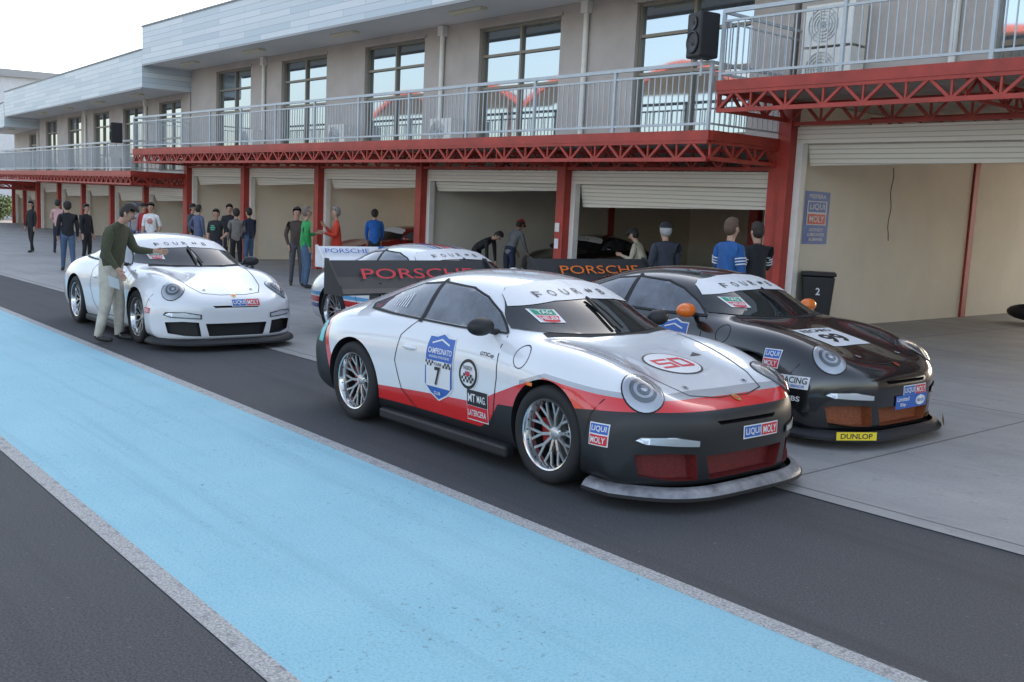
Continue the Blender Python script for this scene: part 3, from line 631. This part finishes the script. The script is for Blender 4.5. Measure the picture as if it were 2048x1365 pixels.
mb=MB(); mb.add([(-.2,-.22,.06),(.2,-.22,.06),(.2,.2,.06),(-.2,.2,.06),(-.26,-.28,.92),(.26,-.28,.92),(.26,.28,.92),(-.26,.28,.92)],[(0,3,2,1),(4,5,6,7),(0,1,5,4),(1,2,6,5),(2,3,7,6),(3,0,4,7)]); mb.obj('bin_body',[DARK],e,bevel=.025)
mb=MB(); mb.box(-.28,.28,-.31,.30,.93,.99); mb.box(-.24,.24,.30,.36,.90,.94); mb.obj('lid',[DARK],e,bevel=.02)
for s in (1,-1):
    mb=MB(); mb.tube((s*.20,.24,.1),(s*.26,.24,.1),.1,20); mb.obj('wheel',[TYRE],e)
decal('lettering',e,(0,-.262,.68),(1,0,0),(0,-.07,1),[('t','2',0,0,.12,.07,WHITE)],None,off=.008,smooth=False)
mb=MB(); mb.ell((0,0,.16),.5,.25,.17); mb.ell((.35,.1,.2),.3,.22,.14); mb.tube((-.2,-.15,.3),(.2,-.15,.34),.015); o=mb.obj('duffel_bag',[DARK],smooth=True,loc=bw(-8.4,20.9,-.05)); tag(o,'black duffel bag lying on the garage floor','bag')
mb=MB(); p=[V((.0,.03*math.sin(i*1.3),-i*.12)) for i in range(12)]
for a,b in zip(p[:-1],p[1:]): mb.tube(a,b,.008,6)
o=mb.obj('hanging_cable',[DARK],loc=bw(-9.6,17.2,2.75)); tag(o,'black cable hanging from the garage ceiling','cable')
# ---------------------------------------------------------------- grandstand across the track
e=tag(emp('grandstand',(-45,-36,0)),'concrete grandstand with white canopy edged in red','grandstand')
mb=MB()
for i in range(10): mb.box(-50,50,-i*1.1-1.1,-i*1.1,0,1.5+i*.6)
mb.obj('terraces',[mat('stand concrete',(.34,.28,.22),.8,var=.3)],e)
mb=MB(); mr=MB()
for k in range(8):
    x0=-48+k*12
    for i in range(10):
        a=i/10;b=(i+1)/10; za=11.5+2.2*math.sin(math.pi*a);zb_=11.5+2.2*math.sin(math.pi*b)
        mb.add([(x0+12*a,3,za),(x0+12*b,3,zb_),(x0+12*b,-12,zb_+2),(x0+12*a,-12,za+2)],[(0,1,2,3)])
        mr.beam((x0+12*a,3.02,za),(x0+12*b,3.02,zb_),.3,.45)
    mr.beam((x0,-6,0),(x0,-6,13),.4)
mb.obj('canopy',[mat('canopy white',(.7,.7,.68),.6)],e); mr.obj('canopy_edge',[STEELRED],e)
e=tag(emp('distant_building',(-95,22,0),(0,0,rad(-10))),'pale flat roofed building beyond the pit garages','building')
mb=MB(); mb.box(-16,16,-5,5,0,10,0); mb.box(-16.4,16.4,-5.4,5.4,10,10.5,1)
for i in range(10): mb.box(-14.6+i*3,-13+i*3,-5.06,-5,6.4,8.2,2)
mb.obj('wall',[mat('pale wall',(.6,.62,.64),.8,var=.1),ROOFM,WINGL],e)
def leafmat():
    m,nt,b=newmat('foliage'); co=objco(nt); nt.links.new(mixc(nt,ramp(nt,noise(nt,co,1.5,3),.35,.65),(.03,.055,.015),(.08,.12,.035)),b.inputs['Base Color']); b.inputs['Roughness'].default_value=.8; return m
LEAF=leafmat()
for i in range(6):
    e=tag(emp('shrub',(-62-i*2.5,9.5+i*1.6+random.uniform(-.5,.5),0)),'low green shrub at the edge of the paved apron','shrub','shrubs by the apron')
    mb=MB()
    for k in range(900):
        d=V((random.gauss(0,1),random.gauss(0,1),random.gauss(0,.8))).normalized()*random.uniform(.5,1)*random.uniform(.8,1.2)
        c=V((d.x*1.3,d.y*1.2,.9+d.z*.8)); a=V((random.uniform(-1,1),random.uniform(-1,1),random.uniform(-1,1))).normalized()*.1; b=a.cross(V((random.random(),random.random(),1))).normalized()*.07
        mb.add([c-a,c-b,c+a,c+b],[(0,1,2,3)])
    mb.obj('crown',[LEAF],e,fix=False)
    mb=MB()
    for k in range(4): mb.tube((0,0,-.05),(random.uniform(-.5,.5),random.uniform(-.5,.5),.9),.05,6,0,.02)
    mb.obj('trunk',[mat('bark',(.1,.07,.05),.9)],e)
# ---------------------------------------------------------------- people
def seg_d(p,a,b):
    d=b-a; t=max(0,min(1,(p-a).dot(d)/max(d.length_squared,1e-9))); return (p-a-d*t).length,t
ARM={'down':((.03,.16,-1),(.22,.02,-1)),'pocket':((-.15,.28,-1),(.35,-.25,-1)),'front':((.15,.22,-1),(1,-.35,.25)),'reach':((.40,.15,-1),(1,.0,-.02)),'phone':((.3,.15,-1),(.75,-.25,.9)),'hip':((-.25,.55,-1),(.35,-.75,-.75)),'low':((.35,.1,-1),(.6,-.1,-.8)),'hang':((.1,.05,-1),(.1,0,-1)),'hold':((-.2,.22,-1),(.55,-.05,-.75))}
SK=(.44,.26,.18)
def cloth(c): return mat('cloth %.2f %.2f %.2f'%c,c,.85,var=.3,vs=7,bump=.3,bs=25)
def person(loc,yaw,h,shirt,pants,label,lean=0,aL='down',aR='down',stride=.0,hat=None,hair=(.02,.015,.012),longsl=True,shoes=(.03,.03,.03),look=0,wide=1.,longhair=False,group='people standing around the garages',stripes=False,chest=None):
    s=h/1.76; vs=[];rs=[];es=[];bm_=[]
    L=Matrix.Rotation(rad(lean),3,'Y'); PV=V((0,0,.96))
    def up(p): return PV+L@(V(p)-PV)
    def add(p,r,par=None,mi=None):
        vs.append(V(p)); rs.append(r)
        if par is not None:
            es.append((par,len(vs)-1))
            if mi is not None: bm_.append((par,len(vs)-1,mi))
        return len(vs)-1
    pel=add((0,0,.96),.135*wide); sp=add(up((0,0,1.12)),.128*wide,pel,0); ch=add(up((-.01,0,1.32)),.140*wide,sp,0)
    nk=add(up((0,0,1.47)),.058,ch,0); nk2=add(up((.012,0,1.52)),.052,nk,2)
    H=Matrix.Rotation(rad(lean+look),3,'Y'); hb=vs[nk2].copy()
    j=add(hb+H@V((.022,0,.05)),.066,nk2,2); hm=add(hb+H@V((.012,0,.125)),.090,j,2); hc=add(hb+H@V((.004,0,.18)),.075,hm,2)
    arms=[]
    for sd,nm in ((1,aL),(-1,aR)):
        sh=add(up((-.01,sd*.165*wide,1.405)),.066*wide,ch,0); du,df=ARM[nm]
        du=V((du[0],du[1]*sd,du[2])).normalized(); df=V((df[0],df[1]*sd,df[2])).normalized()
        el=add(vs[sh]+du*.285,.050*wide,sh,0); wr=add(vs[el]+df*.24,.033,el,0 if longsl else 2); arms.append((vs[sh].copy(),vs[el].copy()))
        sv=(V((1,0,0))-df*df.x); sv=(V((0,0,1))-df*df.z).normalized() if sv.length<.5 else sv.normalized(); cv=df.cross(sv)*(-sd)
        p1=add(vs[wr]+df*.045,.030,wr,2); p2=add(vs[p1]+df*.045,.030,p1,2)
        for i,l in enumerate((.065,.078,.072,.055)):
            a=add(vs[p2]+df*.018+sv*(1.5-i)*.019,.0105,p2,2); b=add(vs[a]+df*l*.5+cv*.004,.0095,a,None); add(vs[b]+df*l*.45+cv*l*.3,.0080,b,None)
        a=add(vs[p1]+sv*.034+df*.012,.0125,p1,None); add(vs[a]+df*.042+sv*.015,.0095,a,None)
    for sd in (1,-1):
        st=stride*sd; hp=add((0,sd*.085,.90),.098*wide,pel,1); kn=add((.03+st*.45,sd*.10,.50),.066*wide,hp,1); an=add((-.02+st,sd*.115,.10),.047*wide,kn,1)
        hl=add((-.045+st,sd*.117,.05),.045,an,3); to=add((.085+st,sd*.13,.042),.040,hl,3); add((.165+st,sd*.135,.035),.028,to,3)
    me=bpy.data.meshes.new('p'); me.from_pydata([v*s for v in vs],es,[]); o=mobj('tmp',me)
    md=o.modifiers.new('s','SKIN'); md.use_smooth_shade=True; md.branch_smoothing=.3
    for i,r in enumerate(rs):
        d=me.skin_vertices[0].data[i]; d.radius=(r*s,r*s); d.use_root=(i==0)
    m2=o.modifiers.new('u','SUBSURF'); m2.levels=1
    me2=bpy.data.meshes.new_from_object(o.evaluated_get(bpy.context.evaluated_depsgraph_get())); bpy.data.objects.remove(o)
    me2.materials.clear(); skm=mat('skin',SK,.6)
    for m in (cloth(shirt),cloth(pants),skm,mat('shoe %.2f'%shoes[0],shoes,.6)): me2.materials.append(m)
    B_=[(vs[a]*s,vs[b]*s,rs[a]*s,rs[b]*s,mi) for a,b,mi in bm_]
    for p in me2.polygons:
        c=p.center; best=9
        for a,b,ra,rb,mi in B_:
            d,t=seg_d(c,a,b); d-=ra+(rb-ra)*t
            if d<best: best=d; p.material_index=mi
        p.use_smooth=True
    o=mobj('person',me2,None,loc,(0,0,rad(yaw))); tag(o,label,'person',group)
    hcn=(vs[hm])*s; MM=H*s
    P=lambda p:hcn+MM@V(p)
    mb=MB(); 
    for sd in (1,-1):
        mb.ell(P((.084,sd*.033,-.005)),.010*s,.013*s,.009*s,1,8,6); mb.ell(P((-.005,sd*.090,-.012)),.018*s,.010*s,.032*s,0,8,6); mb.beam(P((.088,sd*.018,.018)),P((.082,sd*.052,.017)),.008*s,.006*s,1)
    mb.ell(P((.098,0,-.028)),.017*s,.013*s,.024*s,0,8,6); mb.ell(P((.082,0,-.066)),.010*s,.024*s,.007*s,2,8,6)
    mb.obj('face',[skm,mat('eye',(.03,.02,.02),.3),mat('lips',(.3,.1,.08),.6)],o,smooth=True)
    if stripes:
        mb=MB()
        for a,b in arms:
            for t in (.45,.58,.71): q=a+(b-a)*t; mb.tube(q*s,(q+(b-a)*.05)*s,(.066-.010*t)*s*wide,14,0,(.065-.010*t)*s*wide)
        mb.obj('sleeve_stripe',[cloth((.7,.72,.75))],o,smooth=True)
    if chest:
        mb=MB()
        for dz,w in ((0,.06),(.05,.08),(.10,.05)):
            q=up((.125*wide,0,1.22+dz)); mb.box(q.x*s-.01,q.x*s+.012,-w*s,w*s,q.z*s-.014,q.z*s+.014)
        mb.obj('shirt_print',[cloth(chest)],o)
    if hair:
        mb=MB(); mb.ell(P((-.006,0,.034)),.104,.099,.108,0,18,12,MM,lambda c:not(c.x>.03 and c.z<.045) and c.z>(-.12 if longhair else -.055)); mb.ell(P((-.03,0,-.0)),.085,.09,.10,0,14,10,MM,lambda c:c.x<.01)
        if longhair: mb.ell(P((-.06,0,-.10)),.06,.085,.14,0,12,8,MM)
        mb.obj('hair',[mat('hair %.3f'%hair[0],hair,.7,bump=.8,bs=70)],o,smooth=True)
    if hat:
        mb=MB(); mb.ell(P((-.004,0,.045)),.108,.103,.098,0,18,10,MM,lambda c:c.z>-.01); 
        mb.add([P(p) for p in ((.085,-.07,.045),(.16,-.045,.03),(.175,0,.03),(.16,.045,.03),(.085,.07,.045),(.085,-.07,.055),(.16,-.045,.04),(.175,0,.04),(.16,.045,.04),(.085,.07,.055))],[(0,1,2,3,4),(9,8,7,6,5),(0,5,6,1),(1,6,7,2),(2,7,8,3),(3,8,9,4)])
        mb.obj('cap',[cloth(hat)],o,smooth=True)
    return o
K=(.016,.016,.019); JEAN=(.07,.12,.20); NAVY=(.025,.03,.06)
o=person((-12.55,3.92,0),50,1.74,(.062,.065,.035),(.52,.48,.40),'man in olive jacket and cream trousers leaning towards white car',lean=15,aL='reach',aR='hold',look=24,wide=1.27,stride=.08,group=None)
mb=MB(); mb.add([(.12,-.36,.84),(.26,-.38,.80),(.22,-.24,.66),(.09,-.24,.70)],[(0,1,2,3)]); q=mb.obj('paper_sheet',[WHITE],loc=o.location,rot=o.rotation_euler); tag(q,'white sheet of paper held in the man hand','paper')
person((-19.30,10.08,0),75,1.72,(.03,.30,.08),JEAN,'balding man in green jacket and jeans with his hands in front',aL='front',aR='pocket',hair=(.16,.12,.10),wide=1.18)
person((-20.05,10.25,0),-20,1.70,(.08,.055,.045),(.08,.08,.09),'man in dark brown jacket and grey trousers',aL='pocket',aR='pocket')
person((-19.55,10.95,0),-115,1.74,(.55,.045,.02),(.55,.045,.02),'racing driver in red overalls with raised hands',aL='front',aR='phone',hair=(.2,.18,.16),shoes=(.02,.06,.3),wide=1.15)
person((-22.3,13.6,0),150,1.74,(.02,.12,.42),K,'man in blue hooded jacket inside the garage',lean=14,aL='low',aR='low',wide=1.1)
person((-18.75,14.2,0),20,1.72,K,K,'man in black bending over beside a car',lean=62,aL='hang',aR='hang')
person((-18.0,14.6,0),100,1.72,(.19,.20,.21),NAVY,'man in grey shirt and red cap bending towards a car',lean=30,aL='low',aR='low',hat=(.4,.03,.02))
person((-10.5,11.6,0),165,1.70,(.035,.04,.055),K,'older man in dark jacket and black cap',hat=K,hair=(.35,.35,.35),wide=1.2)
person((-12.7,13.5,0),200,1.62,(.42,.38,.28),K,'man in cream jacket and black cap stooping',lean=22,aL='front',aR='low',hat=K)
person((-8.3,10.4,0),80,1.80,(.02,.10,.30),K,'man in blue jacket with white sleeve stripes facing away',aL='front',aR='down',hair=(.10,.06,.035),wide=1.2,stripes=True)
person((-8.55,11.3,0),170,1.76,K,K,'man in black jacket with white sleeve stripes',aL='front',aR='front',wide=1.15,hair=(.03,.02,.015),stripes=True)
person((-26.1,9.2,0),-35,1.66,(.75,.74,.72),JEAN,'man in white printed t-shirt',longsl=False,aL='pocket',aR='down',chest=(.5,.1,.05))
person((-23.1,9.7,0),-60,1.58,K,NAVY,'man in dark printed t-shirt',longsl=False,wide=1.2,aL='hip',chest=(.1,.4,.25))
person((-25.8,11.2,0),-30,1.70,K,K,'man in black shirt with folded arms',aL='front',aR='front')
person((-25.0,11.4,0),200,1.62,NAVY,JEAN,'man in navy top beside the garage column')
person((-28.4,11.2,0),40,1.66,(.09,.09,.10),K,'man in dark grey hooded top and cap',hat=K)
person((-27.2,10.9,0),110,1.64,(.10,.12,.20),JEAN,'man in slate blue jacket talking in the group',aL='hip')
person((-24.0,10.6,0),160,1.60,(.20,.18,.16),K,'man in grey brown jacket looking away',aR='front')
person((-29.5,10.2,0),-60,1.62,(.35,.02,.02),JEAN,'person in red jacket and cap',hat=K)
person((-30.5,10.3,0),-40,1.60,(.3,.3,.32),JEAN,'person in grey shirt and blue cap',hat=(.03,.08,.3))
person((-27.5,8.0,0),30,1.56,K,K,'man in black jacket near the white car')
person((-24.8,6.8,0),170,1.62,K,JEAN,'man in black sweater and blue jeans walking',stride=.12,wide=1.1)
person((-32.6,8.66,0),150,1.62,(.60,.36,.34),NAVY,'man in pink shirt and dark jeans',aL='front')
person((-33.0,8.0,0),-60,1.55,K,K,'woman in dark top and leggings with long hair',longhair=True,stride=.14,wide=.88)
person((-48,7.2,0),90,1.70,K,K,'person in dark clothes farther down the lane')
# ---------------------------------------------------------------- camera / light
al=rad(39.4); p=rad(7.24); r=rad(2.3)
Fh=V((-math.cos(al),math.sin(al),0)); Rt=V((math.sin(al),math.cos(al),0)); F=Fh*math.cos(p)-V((0,0,math.sin(p))); U=Rt.cross(F)
R2=Rt*math.cos(r)+U*math.sin(r); U2=U*math.cos(r)-Rt*math.sin(r)
mw=Matrix((( R2.x,U2.x,-F.x,0),(R2.y,U2.y,-F.y,0),(R2.z,U2.z,-F.z,1.75),(0,0,0,1)))
cd=bpy.data.cameras.new('camera'); cd.lens=2000/2048*36; cd.sensor_width=36; cd.clip_end=2000; cam=bpy.data.objects.new('camera',cd); col.objects.link(cam); cam.matrix_world=mw; sc.camera=cam
w=bpy.data.worlds.new('World'); sc.world=w; w.use_nodes=True; nt=w.node_tree
sk=nt.nodes.new('ShaderNodeTexSky'); sk.sky_type='NISHITA'; sk.sun_disc=False; sk.sun_elevation=rad(25); sk.sun_rotation=rad(-20); sk.dust_density=2.5; sk.air_density=1.0
hs=nt.nodes.new('ShaderNodeHueSaturation'); hs.inputs['Saturation'].default_value=.68; nt.links.new(sk.outputs[0],hs.inputs['Color'])
nt.links.new(hs.outputs[0],nt.nodes['Background'].inputs[0]); nt.nodes['Background'].inputs[1].default_value=.50
sd=bpy.data.lights.new('sun','SUN'); sd.energy=5; sd.angle=rad(.5); sd.color=(1,.94,.84); so=bpy.data.objects.new('sun',sd); col.objects.link(so)
sdir=V((-.342*math.cos(rad(25)),.94*math.cos(rad(25)),math.sin(rad(25)))); so.rotation_euler=sdir.to_track_quat('Z','Y').to_euler()
sc.view_settings.view_transform='Standard'; sc.view_settings.look='None'; sc.view_settings.exposure=0
